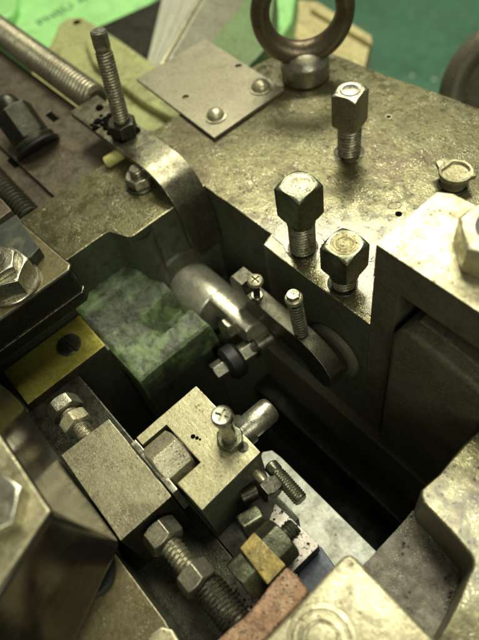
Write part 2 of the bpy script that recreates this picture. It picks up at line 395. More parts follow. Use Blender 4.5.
# ledge under the front face and the dark lower wall
MB().box(-268, -31.2, 128, 166, -204, -117).build('lower_shelf', M['arm'], fr, bevel=1.2)
MB().box(-268, -31.3, 112, 127.9, -204, -165).build('lower_step', M['dark'], fr, bevel=1.2)
# stamped marks
def ring_mark(px, py, rx, ry, rot, parent=fr, arc_=(0, 360)):
    p = WZ(px, py, 0); pts = []
    for i in range(25):
        t = math.radians(arc_[0] + (arc_[1]-arc_[0])*i/24); x = rx*math.cos(t); y = ry*math.sin(t)
        pts.append((p.x + x*math.cos(rot) - y*math.sin(rot), p.y + x*math.sin(rot) + y*math.cos(rot), .05))
    MB().tube(pts, .22, 5).build('stamped_mark', M['dark'], parent)
ring_mark(394.5, 205.5, 4.0, 2.7, 1.0); ring_mark(378, 198, 3.2, 2.0, .9, arc_=(60, 300)); ring_mark(364, 190, 2.6, 1.8, .9, arc_=(170, 340)); ring_mark(353, 183, 2.8, 2.2, .8, arc_=(80, 300))
ring_mark(112, 196, 3.0, 2.4, .8); ring_mark(117, 190, 3.0, 2.4, .8); ring_mark(121, 196, 2.6, 2.4, .5, arc_=(20, 310)); ring_mark(105, 202, 2.8, 2.2, .8, arc_=(40, 330))
MB().lathe([(1.6, -.5), (1.7, .08), (.5, .1)], WZ(388.5, 117, 0), (0,0,1), 14).build('drilled_hole', M['hole'], fr)
MB().tube([WZ(388.5, 117, .1) + Vector((2*math.cos(a*PI/8), 2*math.sin(a*PI/8), 0)) for a in range(16)], .35, 6, True).build('hole_rim', M['bright'], fr)
MB().lathe([(1.5, -.5), (2.2, .08), (.5, .12)], WZ(398.5, 214, 0), (0,0,1), 8).build('pit_mark', M['hole'], fr)

# dark casting standing in the recess of the clamp block
ac = thing('bracket_casting', 'dark dull casting with a rounded shoulder standing in the recess under the clamp block', 'casting', (-60, 140, -100))
MB().prism_y([(-86.5, -116), (-87.5, 12), (-84, 21), (-78, 24), (-60, 22), (-31.5, 18.5), (-31.5, -116)], 131, 166).build('body', M['arm'], ac, bevel=3.2, seg=3)
MB().prism_y([(-80, 25), (-60, 23), (-40, 20), (-12, 17), (-12, 5), (-80, 5)], 139, 168).build('shoulder_pad', M['arm'], ac, bevel=2.5, seg=3)

# ================================================================ CLAMP BLOCK, right
cb = thing('clamp_block', 'bright pale machined clamp block with a dark stepped front at the right edge', 'clamp block', (-60, 158, 0))
e1 = WZ(377, 243.5, 64)
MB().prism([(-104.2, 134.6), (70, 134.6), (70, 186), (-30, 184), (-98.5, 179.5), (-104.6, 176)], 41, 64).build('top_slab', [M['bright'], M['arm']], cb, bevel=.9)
MB().box(-104.0, -89, 134.8, 165.5, -116.5, 41).build('leg', M['arm'], cb, bevel=.6)
MB().box(-104.0, 70, 168, 183, .3, 41).build('rear_leg', M['arm'], cb, bevel=.6)
def hexnut(name, label, cat, base, axis, af, h, mat, stud=None, rot=0, washer=None, group=None, thr=None, sides=6, ch=1.4, smat=None):
    t = thing(name, label, cat, base, group)
    a = Vector(axis).normalized(); z = 0
    if washer: MB().cyl(base, axis, washer[0], washer[1], 40, .5).build('washer', washer[2] if len(washer) > 2 else mat, t); z = washer[1]
    MB().poly_head(Vector(base)+a*z, axis, af, h, sides, rot, ch, ch*.6 if not washer else 0).build('nut' if stud else 'head', mat, t, bevel=.25, seg=1)
    if stud:
        r_, l_ = stud; MB().thread(Vector(base)+a*(z+h-.5), axis, r_, l_, thr or 1.7, .55).build('stud', smat or mat, t)
    return t
p = WZ(494, 254, 64)
t = hexnut('hex_nut', 'large bright hex nut on the pale clamp block, cut by the right edge', 'nut', p, (0,0,1), 30, 16, M['bright'], (8, 6), .3, ch=2)
MB().cyl(p + Vector((0,0,15.8)), (0,0,1), 10.4, .5, 32, .2).build('bore', M['blue'], t)

# ================================================================ SQUARE HEAD BOLTS
def squarebolt(label, foot, ztop, hh, af, rot, shank_r, collar=False, mat=M['steel'], headm=None):
    t = thing('square_head_bolt', label, 'bolt', foot, 'square head bolts in the frame top')
    z0 = ztop - hh
    MB().poly_head(foot + Vector((0,0,z0)), (0,0,1), af, hh, 4, rot, 1, .6, 8, .975).build('head', headm or mat, t, bevel=.3, seg=1)
    if collar: MB().cyl(foot+Vector((0,0,z0-5)), (0,0,1), af*.44, 5.5, 28, .6).build('collar', mat, t)
    MB().thread(foot + Vector((0,0,-2)), (0,0,1), shank_r, z0+2.5, 2.2, .8, 30).build('threaded_shank', M['thread'], t)
    MB().lathe([(shank_r+2.6, -.4), (shank_r+2.0, .25), (shank_r+.3, .5), (shank_r-.5, .5)], foot, (0,0,1), 28).build('oil_ring', M['dark'], t)
    return t
sb1 = squarebolt('tall square-head bolt nearest the eye bolt, its threads showing above the frame', WZ(349, 152, 0), 46, 24, 16.5, PI/4+.22, 7.6, mat=M['steel'])
sb2 = squarebolt('shiny-topped square-head bolt between the bent strap and the lower square bolt', WZ(303, 248, 0), 50, 23, 18.5, PI/4+.02, 7.8, True, M['green_steel'])
sb3 = squarebolt('lowest square-head bolt, close against the pale clamp block', WZ(344, 283, 0), 33, 20, 18.5, PI/4+.05, 7.0, True, M['green_steel'])
for sb, top, mm in ((sb1, 46, 'steel'), (sb2, 50, 'wet'), (sb3, 33, 'oilytop')):
    bb = Vector(sb['_base']); MB().lathe([(7.6, -.4), (7.4, .15), (6.0, .3), (5.6, .12), (4.6, .12), (4.2, .3), (.1, .2)], bb+Vector((0,0,top)), (0,0,1), 28).build('worn_top', M[mm], sb)

# oil films pooled round the lower bolts
def film(name, pts, seed, label=None):
    g = random.Random(seed); out = []
    for i in range(len(pts)):
        a, b = Vector(pts[i]), Vector(pts[(i+1) % len(pts)])
        for q in range(6): out.append(tuple(a.lerp(b, q/6) + Vector((g.uniform(-1.4, 1.4), g.uniform(-1.4, 1.4)))))
    MB().prism(out, .02, .3+.07*seed).build(name, M['film'], fr, bevel=.15, seg=1)
film('oil_film', P2([(272, 238), (283, 214), (300, 206), (322, 214), (334, 232), (322, 246), (316, 268), (300, 262)], 0), 1)
film('oil_film', P2([(352, 296), (362, 262), (376, 262), (372, 318), (360, 312)], 0), 2)
film('oil_film', P2([(318, 232), (340, 226), (368, 246), (372, 262), (350, 262), (330, 246)], 0), 4)
film('oil_film', P2([(336, 152), (349, 147), (363, 154), (358, 162), (344, 163)], 0), 3)
# cast cup plug
wp = WZ(453, 184, 0)
t = thing('cup_plug', 'small cast cup-shaped plug with a pointed ear behind the pale clamp block', 'plug', wp)
MB().lathe([(7.4, 0), (7.4, 4), (9.0, 6.5), (9.8, 9), (9.6, 10.6), (8.4, 10.4), (7.4, 8.6), (.5, 8.0)], wp, (0,0,1), 22).build('cup', M['cup'], t)
dx = Vector((-.80,.10,0)).normalized()
e = wp + Vector((0,0,10.5))
MB().prism([(e.x-7, e.y-5), (e.x-13.5, e.y-1), (e.x-13, e.y+4.5), (e.x-6, e.y+6.5)], 7, 10.4).build('ear', M['cup'], t, bevel=.9)
MB().prism([(e.x+7, e.y-3), (e.x+11, e.y+4.5), (e.x+5, e.y+7.5)], 7, 10.4).build('ear', M['cup'], t, bevel=.8)
MB().lathe([(9.5, -.3), (9, .3), (6, .6), (5, .5)], wp, (0,0,1), 24).build('base', M['dark'], t)

# ================================================================ EYE BOLT
ep = WZ(305.5, 76, 0)
t = thing('eye_bolt', 'heavy dark steel lifting eye bolt standing at the back corner of the frame', 'eye bolt', ep)
MB().lathe([(16, 0), (17.6, 1.5), (17.8, 12), (16.5, 15), (12, 19), (9, 20.5), (.5, 21)], ep, (0,0,1), 44).build('collar', M['steel'], t, bevel=.3)
MB().lathe([(14, 15), (13, 19), (10, 21.5), (6, 22.4), (.5, 22.6)], ep, (0,0,1), 30).build('crown', M['wet'], t)
hd = Vector((.663, .748, 0)); cc = ep + Vector((0, 0, 48)); pts = []; NR = 64
for i in range(NR):
    q = 2*PI*i/NR; pts.append(cc + hd*28.5*math.sin(q) - Vector((0,0,1))*29.5*math.cos(q))
def rr(i):
    q = 2*PI*i/NR; return 6.6 + 1.9*max(0, math.cos(q))**2
b = MB(); vs = []; fs = []
nrm = hd.cross(Vector((0,0,1)))
for i, p_ in enumerate(pts):
    rad = (p_-cc).normalized(); R_ = rr(i)
    for k in range(20):
        q = 2*PI*k/20; vs.append(p_ + rad*math.cos(q)*R_ + nrm*math.sin(q)*R_*1.05)
for i in range(NR):
    for k in range(20): j = (i+1) % NR; fs.append((i*20+k, i*20+(k+1)%20, j*20+(k+1)%20, j*20+k))
b.add(vs, fs).build('ring', M['rust'] if False else grime('brown_forged_steel', (.17,.135,.085), (.11,.085,.055), (.05,.038,.024), .75, .28, .5, 1, .2, .3, .1, None, .5), t)

# ================================================================ COVER PLATE with screws
pp = [(136, 78.5), (214, 137.5), (284, 89), (205, 38.5)]
cpz = 3.2; poly = P2(pp, cpz)
t = thing('cover_plate', 'flat dull sheet-steel cover plate with punched holes overhanging the frame corner', 'plate', WZ(214, 100, cpz))
cuts = [MB().cyl(WZ(x, y, -4), (0,0,1), 2.6, 12, 14, .1) for x, y in ((147.5, 75), (187.5, 105), (197, 45.5), (239.5, 74))]
MB().prism(poly, .6, cpz).build('sheet', M['plate'], t, bevel=.35, cuts=cuts)
for x, y, rr_, sq in ((261, 88.5, 7.0, 1.0), (216, 117, 6.4, 1.0)):
    q = WZ(x, y, cpz)
    MB().lathe([(rr_+1.2, 0), (rr_+1.2, 1.0), (rr_, 1.2), (rr_*.96, 3), (rr_*.75, 5), (rr_*.4, 6.2), (.4, 6.5)], q, (0,0,1), 22).build('dome_screw', M['bright'], t)

# ================================================================ LEFT: strap, stud, bolt
sy0, sy1 = 119.0, 143.0; zt = 17.0
st = thing('bent_strap', 'bent steel strap running under the tall stud and curving down into the pocket', 'strap', (-290, 128, 15))
prof = [(-371, zt), (-300, zt), (-283, zt), (-272, zt-1), (-262, zt-5), (-254.5, zt-12), (-249.5, zt-22), (-246.5, zt-36), (-245.5, zt-52), (-245.2, zt-64)]
def strap():
    b = MB(); n = len(prof); th = 4.2; outer = []; inner = []
    # fine resample
    pr = []
    for i in range(n-1):
        for k in range(4):
            t_ = k/4; p0 = prof[max(i-1,0)]; p1 = prof[i]; p2 = prof[i+1]; p3 = prof[min(i+2, n-1)]
            pr.append(tuple(.5*((2*p1[a])+(-p0[a]+p2[a])*t_+(2*p0[a]-5*p1[a]+4*p2[a]-p3[a])*t_**2+(-p0[a]+3*p1[a]-3*p2[a]+p3[a])*t_**3) for a in (0,1)))
    pr.append(prof[-1]); m_ = len(pr)
    for i, (x, z) in enumerate(pr):
        a_, c_ = pr[max(i-1,0)], pr[min(i+1, m_-1)]; d_ = Vector((c_[0]-a_[0], c_[1]-a_[1])).normalized(); nn = Vector((-d_.y, d_.x))
        outer.append((x, z)); inner.append((x-nn.x*th, z-nn.y*th))
    vs = []; fs = []
    for i in range(m_):
        u = max(0, (i-m_+8)/8); ya = sy0 + 6*u*u; yb = sy1 - 1*u
        vs += [(outer[i][0], ya, outer[i][1]), (outer[i][0], yb, outer[i][1]), (inner[i][0], yb, inner[i][1]), (inner[i][0], ya, inner[i][1])]
    for i in range(m_-1):
        for k in range(4): a_ = i*4+k; b_ = i*4+(k+1)%4; fs.append((a_, b_, b_+4, a_+4))
    fs.append((0,1,2,3)); fs.append((4*m_-4, 4*m_-3, 4*m_-2, 4*m_-1))
    return b.add(vs, fs)
strap().build('band', grime('satin_strap_steel', (.21,.20,.135), (.14,.13,.085), (.06,.052,.034), .88, .20, .40, 1.2, .25, .4, .35, (.45,.42,.27), .5, .8), st, bevel=.5)
# clotted black oil hole round the stud in the strap
sp_ = Vector((-318, 131.5, zt))
rn = random.Random(5)
for k in range(70):
    q = Vector((-338 + rn.gauss(0, 5) if k < 46 else -322+rn.gauss(0, 9), 131 + rn.gauss(0, 4.2), zt-.5)); q.y = min(141, max(121, q.y)); R_ = rn.uniform(1.2, 3.6)
    MB().lathe([(R_, 0), (R_*.8, R_*.35+.6), (R_*.3, R_*.5+.7)], q, (0,0,1), 9).build('oil_clot', M['hole'], st)
sd = thing('threaded_stud', 'tall silvery threaded stud with flattened tip rising from the bent strap', 'stud', sp_)
top = Vector((WZ(98, 30, 84).x, WZ(98, 30, 84).y, 84)); ax = (top-sp_)
MB().thread(sp_, ax, 5.6, ax.length-12, 1.9, .7, 28, 8).build('threaded_shaft', M['thread'], sd)
a_ = ax.normalized()
b = MB(); b.lathe([(4.7, ax.length-13), (4.8, ax.length-11.5), (5.0, ax.length-10.5), (5.2, ax.length-9), (5.2, ax.length-1.2), (4.3, ax.length)], sp_, ax, 24)
u_, v_, _ = frame_for(ax); cutb = MB(); cn = sp_ + a_*(ax.length-5) + Vector((.75,-.6,0)).normalized()*8.2
cx_ = Vector((.75,-.6,0)).normalized(); cy_ = a_.cross(cx_).normalized(); cz_ = cx_.cross(cy_)
vs = [cn + cx_*sx*4.6 + cy_*s_y*8 + cz_*sz*4.6 for sx in (-1,1) for s_y in (-1,1) for sz in (-1,1)]
cutb.add(vs, [(0,1,3,2),(4,6,7,5),(0,4,5,1),(2,3,7,6),(0,2,6,4),(1,5,7,3)])
b.build('tip', M['steel'], sd, bevel=.3, seg=1, cuts=[cutb])
MB().poly_head(sp_ + Vector((0,0,.2)), (0,0,1), 17, 10, 6, .35, 1.0, .5).build('nut', M['dark'], sd, bevel=.2, seg=1)
q = WZ(141, 184, 0)
hexnut('hex_bolt', 'small hex bolt on a washer on the frame, tucked beside the bent strap', 'bolt', q, (0,0,1), 16, 7, M['steel'], (4.6, 6), .2, (10.5, 1.6, M['dark']))
# yellow peg
q = WZ(106, 163, 3)
t = MB().lathe([(3.5, 0), (4.2, 1), (4.2, 13), (3.2, 14)], q, (.35, .85, .25), 18).build('yellow_peg', grime('yellowed_plastic', (.55,.52,.20), (.42,.38,.13), (.3,.25,.08), 0, .3, .5), loc=q)
tag(t, 'short pale yellow peg lying half under the bent strap', 'peg')

# rust brown rail
rl = thing('brown_rail', 'brown oxidised flat rail with small dark slots, behind the left side of the frame', 'rail', (-420, 100, -8))
z_ = -7
yA = WZ(56, 197.5, z_).y; yB = WZ(62, 104, z_).y
cuts = []
def slotcut(px, py, z, lx=13, ly=4.5):
    q = WZ(px, py, z); return MB().box(q.x-lx/2, q.x+lx/2, q.y-ly/2, q.y+ly/2, z-3, z+3)
MB().box(-760, -325.2, yA, yB+6, -24, z_).build('upper_plate', M['rust'], rl, bevel=.8, cuts=[slotcut(52, 116.5, z_, 15, 6)])
MB().box(-760, -325.2, yA-14, yA-.3, -26, z_-4).build('lower_plate', M['rust'], rl, bevel=.8, cuts=[slotcut(14, 162, z_-4, 15, 6)])
ring_mark(85, 172, 7, 5, 0, rl, (100, 240))
for (sx_, sy_, sz_, la, lb) in ((52, 116.5, z_, 14.8, 5.8), (14, 162, z_-4, 14.8, 5.8)):
    q = WZ(sx_, sy_, sz_); MB().box(q.x-la/2, q.x+la/2, q.y-lb/2, q.y+lb/2, sz_-2.9, sz_-.6).build('slot', M['hole'], rl)
# conduit behind the rail
q0 = Vector((-336, 148, 2)); 
a0 = WZ(-12, 22, 2); a1 = WZ(97, 101, 2)
cdv = thing('flexible_conduit', 'ribbed steel flexible conduit running along behind the brown rail', 'conduit', a1)
ln = (a0-a1).length
MB().thread(a1, a0-a1, 12, ln, 4.4, 3.2, 30, 10, True).build('coiled_sheath', grime('conduit_steel', (.33,.30,.21), (.24,.215,.15), (.09,.075,.045), .8, .22, .42, 1, .1, .2, 0, None, .5), cdv)
# dark coil spring at left
a0 = WZ(-12, 172, -14); a1 = WZ(34, 222, -14); b = MB(); u_, v_, ax_ = frame_for(a1-a0); LN = (a1-a0).length; pts = []
for i in range(int(LN/4.2*18)):
    t_ = i/18; pts.append(a0 + ax_*t_*4.2 + (u_*math.cos(2*PI*t_)+v_*math.sin(2*PI*t_))*8.5)
tag(b.tube(pts, 1.5, 6).build('coil_spring', M['dark'], loc=a0), 'dark oily coil spring between the brown rail and the clamp plate', 'spring')

# big hex nut upper left, tilted axis
base = WZ(40, 150, z_) ; axb = Vector((-.60, .03, .50))
t = thing('large_hex_nut', 'large blackened hex nut on a thick washer at the left edge of the brown rail', 'nut', base)
MB().cyl(base, axb, 18, 3.0, 40, .9).build('seat_ring', M['black'], t)
MB().cyl(base+axb.normalized()*3, axb, 16.5, 5.0, 40, 1.2).build('washer', M['dark'], t)
MB().poly_head(base+axb.normalized()*8, axb, 26, 26, 6, .1, 2.2, 1.6, 8).build('nut', M['dark'], t, bevel=.5)
MB().lathe([(9, 33), (9, 39), (7.8, 43), (5, 45.5), (.5, 46.4)], base, axb, 26).build('stud_end', M['dark'], t)

# clamp plate, left
lp = thing('clamp_plate', 'thick worn steel clamp plate at the left edge resting on the frame arm', 'plate', (-262, 20, 0))
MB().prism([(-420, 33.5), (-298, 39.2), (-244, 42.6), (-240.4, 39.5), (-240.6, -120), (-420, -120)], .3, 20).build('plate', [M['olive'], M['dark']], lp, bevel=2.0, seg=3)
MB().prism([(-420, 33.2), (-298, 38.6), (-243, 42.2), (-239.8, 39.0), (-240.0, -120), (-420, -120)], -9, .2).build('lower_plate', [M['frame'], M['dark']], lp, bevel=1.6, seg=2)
pd = thing('painted_pad', 'dark painted metal pad with yellowish drips behind the left hex nut', 'pad', WZ(15, 235, 28))
MB().prism(P2([(-20, 238), (16, 214), (39.5, 247.5), (31, 257), (20, 262), (-20, 290)], 28), 20.3, 28).build('pad', M['padpaint'], pd, bevel=.8)
MB().prism(P2([(-20, 205), (0, 197), (11.5, 210), (-20, 233)], 26), 20.3, 26).build('strip', M['rust'], pd, bevel=.8)
q = WZ(13, 284, 20)
t = hexnut('flanged_hex_nut', 'bright worn hex nut on its stud on the left clamp plate', 'nut', q, (0,0,1), 27, 13, M['steel'], None, .15, (16.5, 2.5), ch=2.2)
MB().poly_head(q + Vector((0,0,15.6)), (0,0,1), 20, 5, 6, .45, 1.5, 0).build('lock_nut', M['steel'], t, bevel=.25, seg=1)
MB().thread(q + Vector((0,0,20)), (0,0,1), 6, 8, 1.7, .6).build('stud', M['steel'], t)

# brass plate with slotted screw
bz = -40
bp_ = thing('brass_plate', 'yellow brass plate with brown edges and one screw, below the left clamp plate', 'plate', WZ(60, 360, bz))
poly = P2([(32, 402.5), (105.5, 346), (73, 314), (-10, 370)], bz)
MB().prism([(-229.4,-26), (-229.4, 31.8), (-262, 33), (-262, -26)], -47.6, bz).build('plate', [M['brass'], M['rust']], bp_, bevel=.5)
q = WZ(69, 345, bz)
t = bp_
MB().lathe([(8.3, -.5), (8.3, .5), (7.6, 1.3), (.5, 1.9)], q, (0,0,1), 28).build('screw', M['dark'], t, cuts=[MB().add([q+Vector(v) for v in ((-9,-1.6,.4),(9,.2,.4),(9,1.8,.4),(-9,0,.4),(-9,-1.6,4),(9,.2,4),(9,1.8,4),(-9,0,4))], [(0,3,2,1),(4,5,6,7),(0,1,5,4),(1,2,6,5),(2,3,7,6),(3,0,4,7)])])
bs_ = MB().box(-268, -231, -120, 33.6, -204, -48.2).build('support_block', M['greydark'], None, bevel=1.2, loc=(-250, 0, -200))
tag(bs_, 'dark grey-green upright block carrying the brass plate', 'block')

# ================================================================ SHAFT with milled tongue
SC = Vector((-253, 109, -69)); R_ = 18.8
sh = thing('milled_shaft', 'thick steel shaft coming out of the pocket wall, its end milled to a tongue', 'shaft', SC)
b = MB().cyl(SC - Vector((3,0,0)), (1,0,0), R_, 41, 48, .8)
b.build('journal', M['shaft'], sh)
cut = [MB().box(-300, -100, 60, SC.y - 4.5, -140, 0), MB().box(-300, -100, 60, 180, -140, SC.z+1)]
MB().cyl(SC + Vector((36,0,0)), (1,0,0), R_-.2, 40, 48, 1.2).build('tongue', M['shaft'], sh, bevel=1.2, cuts=cut)

# hex screws below the tongue, axes toward the lower left
mk = WY(230, 329, 96); 
k1 = Vector((mk.x, 96, mk.z))
k1 = WZ(233, 327, -64)
t = hexnut('hex_screw', 'small dark hex screw just below the tip of the milled tongue', 'bolt', k1 + Vector((0,4,0)), (-.1,-1,.25), 13, 9, M['steel'], None, .0, (9.2, 2.2, M['dark']))
MB().cyl(k1 + Vector((0,4,0)), (.1,1,-.25), 4, 20, 20).build('shank', M['dark'], t)
k2 = WZ(214, 374, -70)
k3 = WZ(271, 336, -70); axy = (k3-k2); axn = axy.normalized(); LY = axy.length
t = thing('clamp_bolt', 'dark long clamp bolt with two hex nuts hanging in the pit below the tongue', 'bolt', k2)
MB().poly_head(k2 + axn*9, -axn, 12, 9, 6, .5, 1.3, .5).build('head', M['steel'], t, bevel=.2, seg=1)
MB().cyl(k2+axn*9, axn, 12, 12, 30, 2.5).build('collar', M['black'], t)
MB().poly_head(k2 + axn*21, axn, 13, 10, 6, .55, 1.3, .8).build('nut', M['steel'], t, bevel=.2, seg=1)
MB().cyl(k2+axn*30, axn, 5.2, LY-30, 24, .6).build('rod', M['steel'], t)
MB().cyl(k2+axn*28, axn, 7.2, 6, 24, 1).build('spacer', M['dark'], t)
q = k2 + axn*26

# lever bar
lv = thing('lever_bar', 'flat dark steel lever bar lying along the front face of the frame', 'lever', (-150, 122, -25))
MB().prism_y([(-199, -24), (-197, -20), (-187, -20), (-184, -28.5), (-137, -29), (-128, -31), (-119, -36), (-113, -45), (-113, -55), (-119, -62), (-128, -60), (-134, -53), (-145, -50), (-170, -48), (-197, -46)], 114.5, 125.5).build('bar', grime('dark_lever_steel', (.065,.062,.040), (.045,.042,.027), (.03,.026,.017), .7, .3, .5, 1.2, .2, .3, .1, (.22,.20,.13), .4, .6), lv, bevel=.7)
dcen = WY(331, 352, 131)
dk = MB().lathe([(19, 0), (20, 1), (20, 4), (18.6, 5), (15, 5.4), (14.6, 4.6), (.5, 4.4)], Vector((dcen.x, 134.9, dcen.z)), (0,-1,0), 44).build('pivot_disc', M['arm'], loc=(dcen.x, 134.9, dcen.z))
tag(dk, 'round dark pivot disc on the frame face at the end of the lever bar', 'disc')
def cross_cut(o, ax, L=4, wd=1.2, dp=1.6):
    u, v, a = frame_for(ax); r_ = []
    for p1, p2 in ((u, v), (v, u)):
        vs = [Vector(o)+p1*sx*L+p2*sy*wd/2+a*sz for sz in (-dp, 2) for sx, sy in ((-1,-1),(1,-1),(1,1),(-1,1))]
        r_.append(MB().add(vs, [(0,3,2,1),(4,5,6,7),(0,1,5,4),(1,2,6,5),(2,3,7,6),(3,0,4,7)]))
    return r_
# phillips screw on the lever
q = Vector((-179, 119, -28.8)); h_ = Vector((-177.5, 119, -11)); L_ = (h_-q).length; ax = h_-q
t = thing('cross_head_screw', 'small shiny cross-head screw on the lever bar beside the shaft tongue', 'screw', q)
MB().cyl(q, ax, 2.3, L_-2, 16, .2).build('shank', M['dark'], t)
MB().cyl(q, ax, 3.6, 2, 16, .3).build('collar', M['steel'], t)
hp = q + ax.normalized()*(L_-3)
MB().lathe([(2.3, 0), (4.9, 1.4), (4.9, 2.4), (4.2, 3.6), (2.5, 4.2), (.4, 4.4)], hp, ax, 26).build('head', M['bright'], t, cuts=cross_cut(hp+ax.normalized()*4.2, ax, 3.1, 1.2, 2))
# spring screw
q = Vector((-140.5, 119, -28.8)); hz_ = Vector((-143, 118, 7)); ax = hz_ - q; LL = ax.length; ax.normalize()
t = thing('spring_screw', 'hex-socket screw wrapped in a coil spring standing on the lever bar', 'screw', q)
MB().cyl(q, ax, 2.6, LL-3, 16, .2).build('shank', M['dark'], t)
u_, v_, a_ = frame_for(ax); pts = []
for i in range(int(12*16)):
    tt = i/16; pts.append(q + a_*(1 + tt*(LL-7)/12) + (u_*math.cos(2*PI*tt)+v_*math.sin(2*PI*tt))*3.7)
MB().tube(pts, .75, 6).build('coil_spring', M['steel'], t)
MB().cyl(q+a_*(LL-5), a_, 5.0, 4, 26, .8).build('head', M['bright'], t)
MB().poly_head(q+a_*(LL-1.2), a_, 7, 2.6, 6, .3, .8, 0).build('hex_tip', M['steel'], t, bevel=.2, seg=1)

# ================================================================ CENTRE BLOCK
ctr = thing('tool_block', 'flat pale square tool block in the middle of the pit', 'tool block', (-117, 28, -40))
cbp = P2([(136, 437.5), (196, 385.5), (260.5, 452), (202, 510.5)], 0)
GX = WZ(170, 447, 5).x
MB().prism(rough_edge(cbp, .14, 4), -46, 0).build('block', [grime('pale_block_top', (.44,.41,.24), (.34,.31,.17), (.22,.18,.10), .35, .28, .5, 1.2, .35, .4, .3, (.62,.58,.4), .4, .9, streak=.2, blot=(26, .56, .5, (.16,.14,.07))), M['paint']], ctr, bevel=.7, cuts=[MB().box(GX-13, GX+14, 2, 23.5, -11, 6)])
# gouge marks
for (x, y, r1_) in ((193, 436.5, 1.5), (197, 438, 1.2), (200, 439.5, .8)):
    MB().lathe([(r1_, -.4), (r1_*.8, .12), (.2, .15)], WZ(x, y, 0), (0,0,1), 8).build('gouge', M['hole'], ctr)
MB().lathe([(2.8, -.2), (2.8, .5), (2.2, .7), (.4, .4)], WZ(243, 447, 0), (0,0,1), 16).build('set_screw', M['dark'], ctr)
# post screw on the block
q = WZ(231, 441, 0); tp = WZ(222, 416, 29); ax = (tp-q); LL = ax.length; ax.normalize()
t = thing('post_screw', 'cross-head screw standing on its hex lock nut at the corner of the tool block', 'screw', q)
MB().poly_head(q+Vector((0,0,.1)), (0,0,1), 12, 5, 6, .4, 1.0, .5).build('lock_nut', M['green_steel'], t, bevel=.2, seg=1)
MB().cyl(q, ax, 3.7, LL-3, 20, .3).build('shank', M['steel'], t)
hp = q + ax*(LL-4)
MB().lathe([(3.4, 0), (4.9, 1.2), (5.1, 2.4), (4.9, 4.6), (4.4, 5.2), (3.9, 4.9), (.4, 4.9)], hp, ax, 30).build('head', M['steel'], t, cuts=cross_cut(hp+ax*4.9, ax, 3.3, 1.2, 1.6))
# round pin at the back of the block
q = Vector((WZ(245, 438, -9).x-1, 40, -9)); qe = WZ(270, 409, -9); axp = Vector((0.02, 1, 0))
t = thing('round_pin', 'short worn round pin with a small hole projecting from behind the tool block', 'pin', q)
MB().lathe([(6.4, 0), (6.4, 10), (6.8, 12), (6.8, 24), (5.8, 26), (.5, 26.5)], Vector((-111, 43, -10)), (.03, 1, 0), 34).build('pin', M['steel'], t)
MB().lathe([(8, 0), (8.5, 1), (8.5, 7), (7.5, 8)], Vector((-112, 46.2, -12)), (0, 1, 0), 30).build('flange', M['greydark'], t)
MB().lathe([(1.7, 0), (1.7, .3), (.3, .35)], Vector((-111.4, 50, -4.1)), (0,0,1), 14).build('hole', M['hole'], t)
# hex locking nut lying in the block, axis along y
gx = WZ(170, 447, 5)
t = thing('locking_nut', 'bright hex locking nut lying across the left edge of the tool block', 'nut', (gx.x, 8, -4))
MB().poly_head(Vector((gx.x, 6.2, -5)), (0,1,0), 21, 16, 6, PI/6, 1.2, .8).build('nut', M['wet'], t, bevel=.3, seg=1)
MB().box(gx.x-17, gx.x+17, 4.6, 7.6, -24, 1.6).build('washer_bar', M['steel'], t, bevel=.4)
MB().cyl(Vector((gx.x, 22, -5)), (0,1,0), 8.2, 1.6, 30, .4).build('end_collar', M['dark'], t)

# small block
sbp = P2([(61, 455), (109, 418.5), (171.5, 496), (120.5, 541)], 0)
t = thing('stop_block', 'grey mottled rectangular stop block beside the tool block on its left', 'block', (-133, -10, -40))
MB().prism(rough_edge(sbp, .16, 4), -46, 0).build('block', [grime('mottled_grey_top', (.30,.275,.17), (.20,.18,.11), (.11,.095,.05), .4, .26, .5, 1.3, .4, .4, .5, (.5,.47,.32), .7, .9, blot=(30, .52, .6, (.10,.088,.045)), streak=.2), M['dark']], t, bevel=.7)
# adjusting bolt behind the small block
zc = -8; yc = -9.5
x0 = WZ(92, 436, zc).x
t = thing('adjusting_bolt', 'bright adjusting bolt with lock nut entering the back of the stop block', 'bolt', (x0, yc, zc))
MB().thread(Vector((-158, yc, zc)), (-1,0,0), 5.6, 26, 1.8, .6, 26).build('threaded_shank', M['thread'], t)
MB().poly_head(Vector((-172, yc, zc)), (-1,0,0), 15, 7.5, 6, .55, 1.2, 1.0).build('lock_nut', M['bright'], t, bevel=.2, seg=1)
MB().poly_head(Vector((-183.5, yc, zc)), (-1,0,0), 16, 8, 6, .1, 1.5, .2).build('head', M['steel'], t, bevel=.2, seg=1)
# front adjusting bolt
t = thing('stop_screw', 'large worn hex-head stop screw with bare threads in front of the stop block', 'bolt', (-100, yc, zc))
MB().poly_head(Vector((-105, -10.5, -13)), (1,0,0), 16, 10, 6, .2, 1.5, 1.2).build('head', M['steel'], t, bevel=.25, seg=1)
MB().thread(Vector((-96, -10.5, -13)), (1,0,0), 5.4, 17, 2.3, .8, 26, 8).build('threaded_shank', M['thread'], t)
MB().poly_head(Vector((-80, -10.5, -13)), (1,0,0), 15, 9.5, 6, .25, 1.4, 1.0).build('nut', M['steel'], t, bevel=.25, seg=1)
MB().thread(Vector((-71, -9.0, -17)), (1,0,0), 7.6, 22, 2.0, .7, 30, 7).build('spring_sleeve', M['dark'], t)

# trough floor beneath
tf = MB().box(-230, -40, -34, 8, -60, -47).build('trough_bed', M['dark'], bevel=1, loc=(-130, -10, -60))
tag(tf, 'dark oily bed under the two blocks, seen in the gap beside the stop screw', 'bed')
bd = MB().box(-140, -70, 8.5, 46, -190, -47.5).build('bed_column', M['paint'], bevel=1, loc=(-110, 28, -190))
tag(bd, 'dark green column below the tool block, mostly in shadow', 'column')

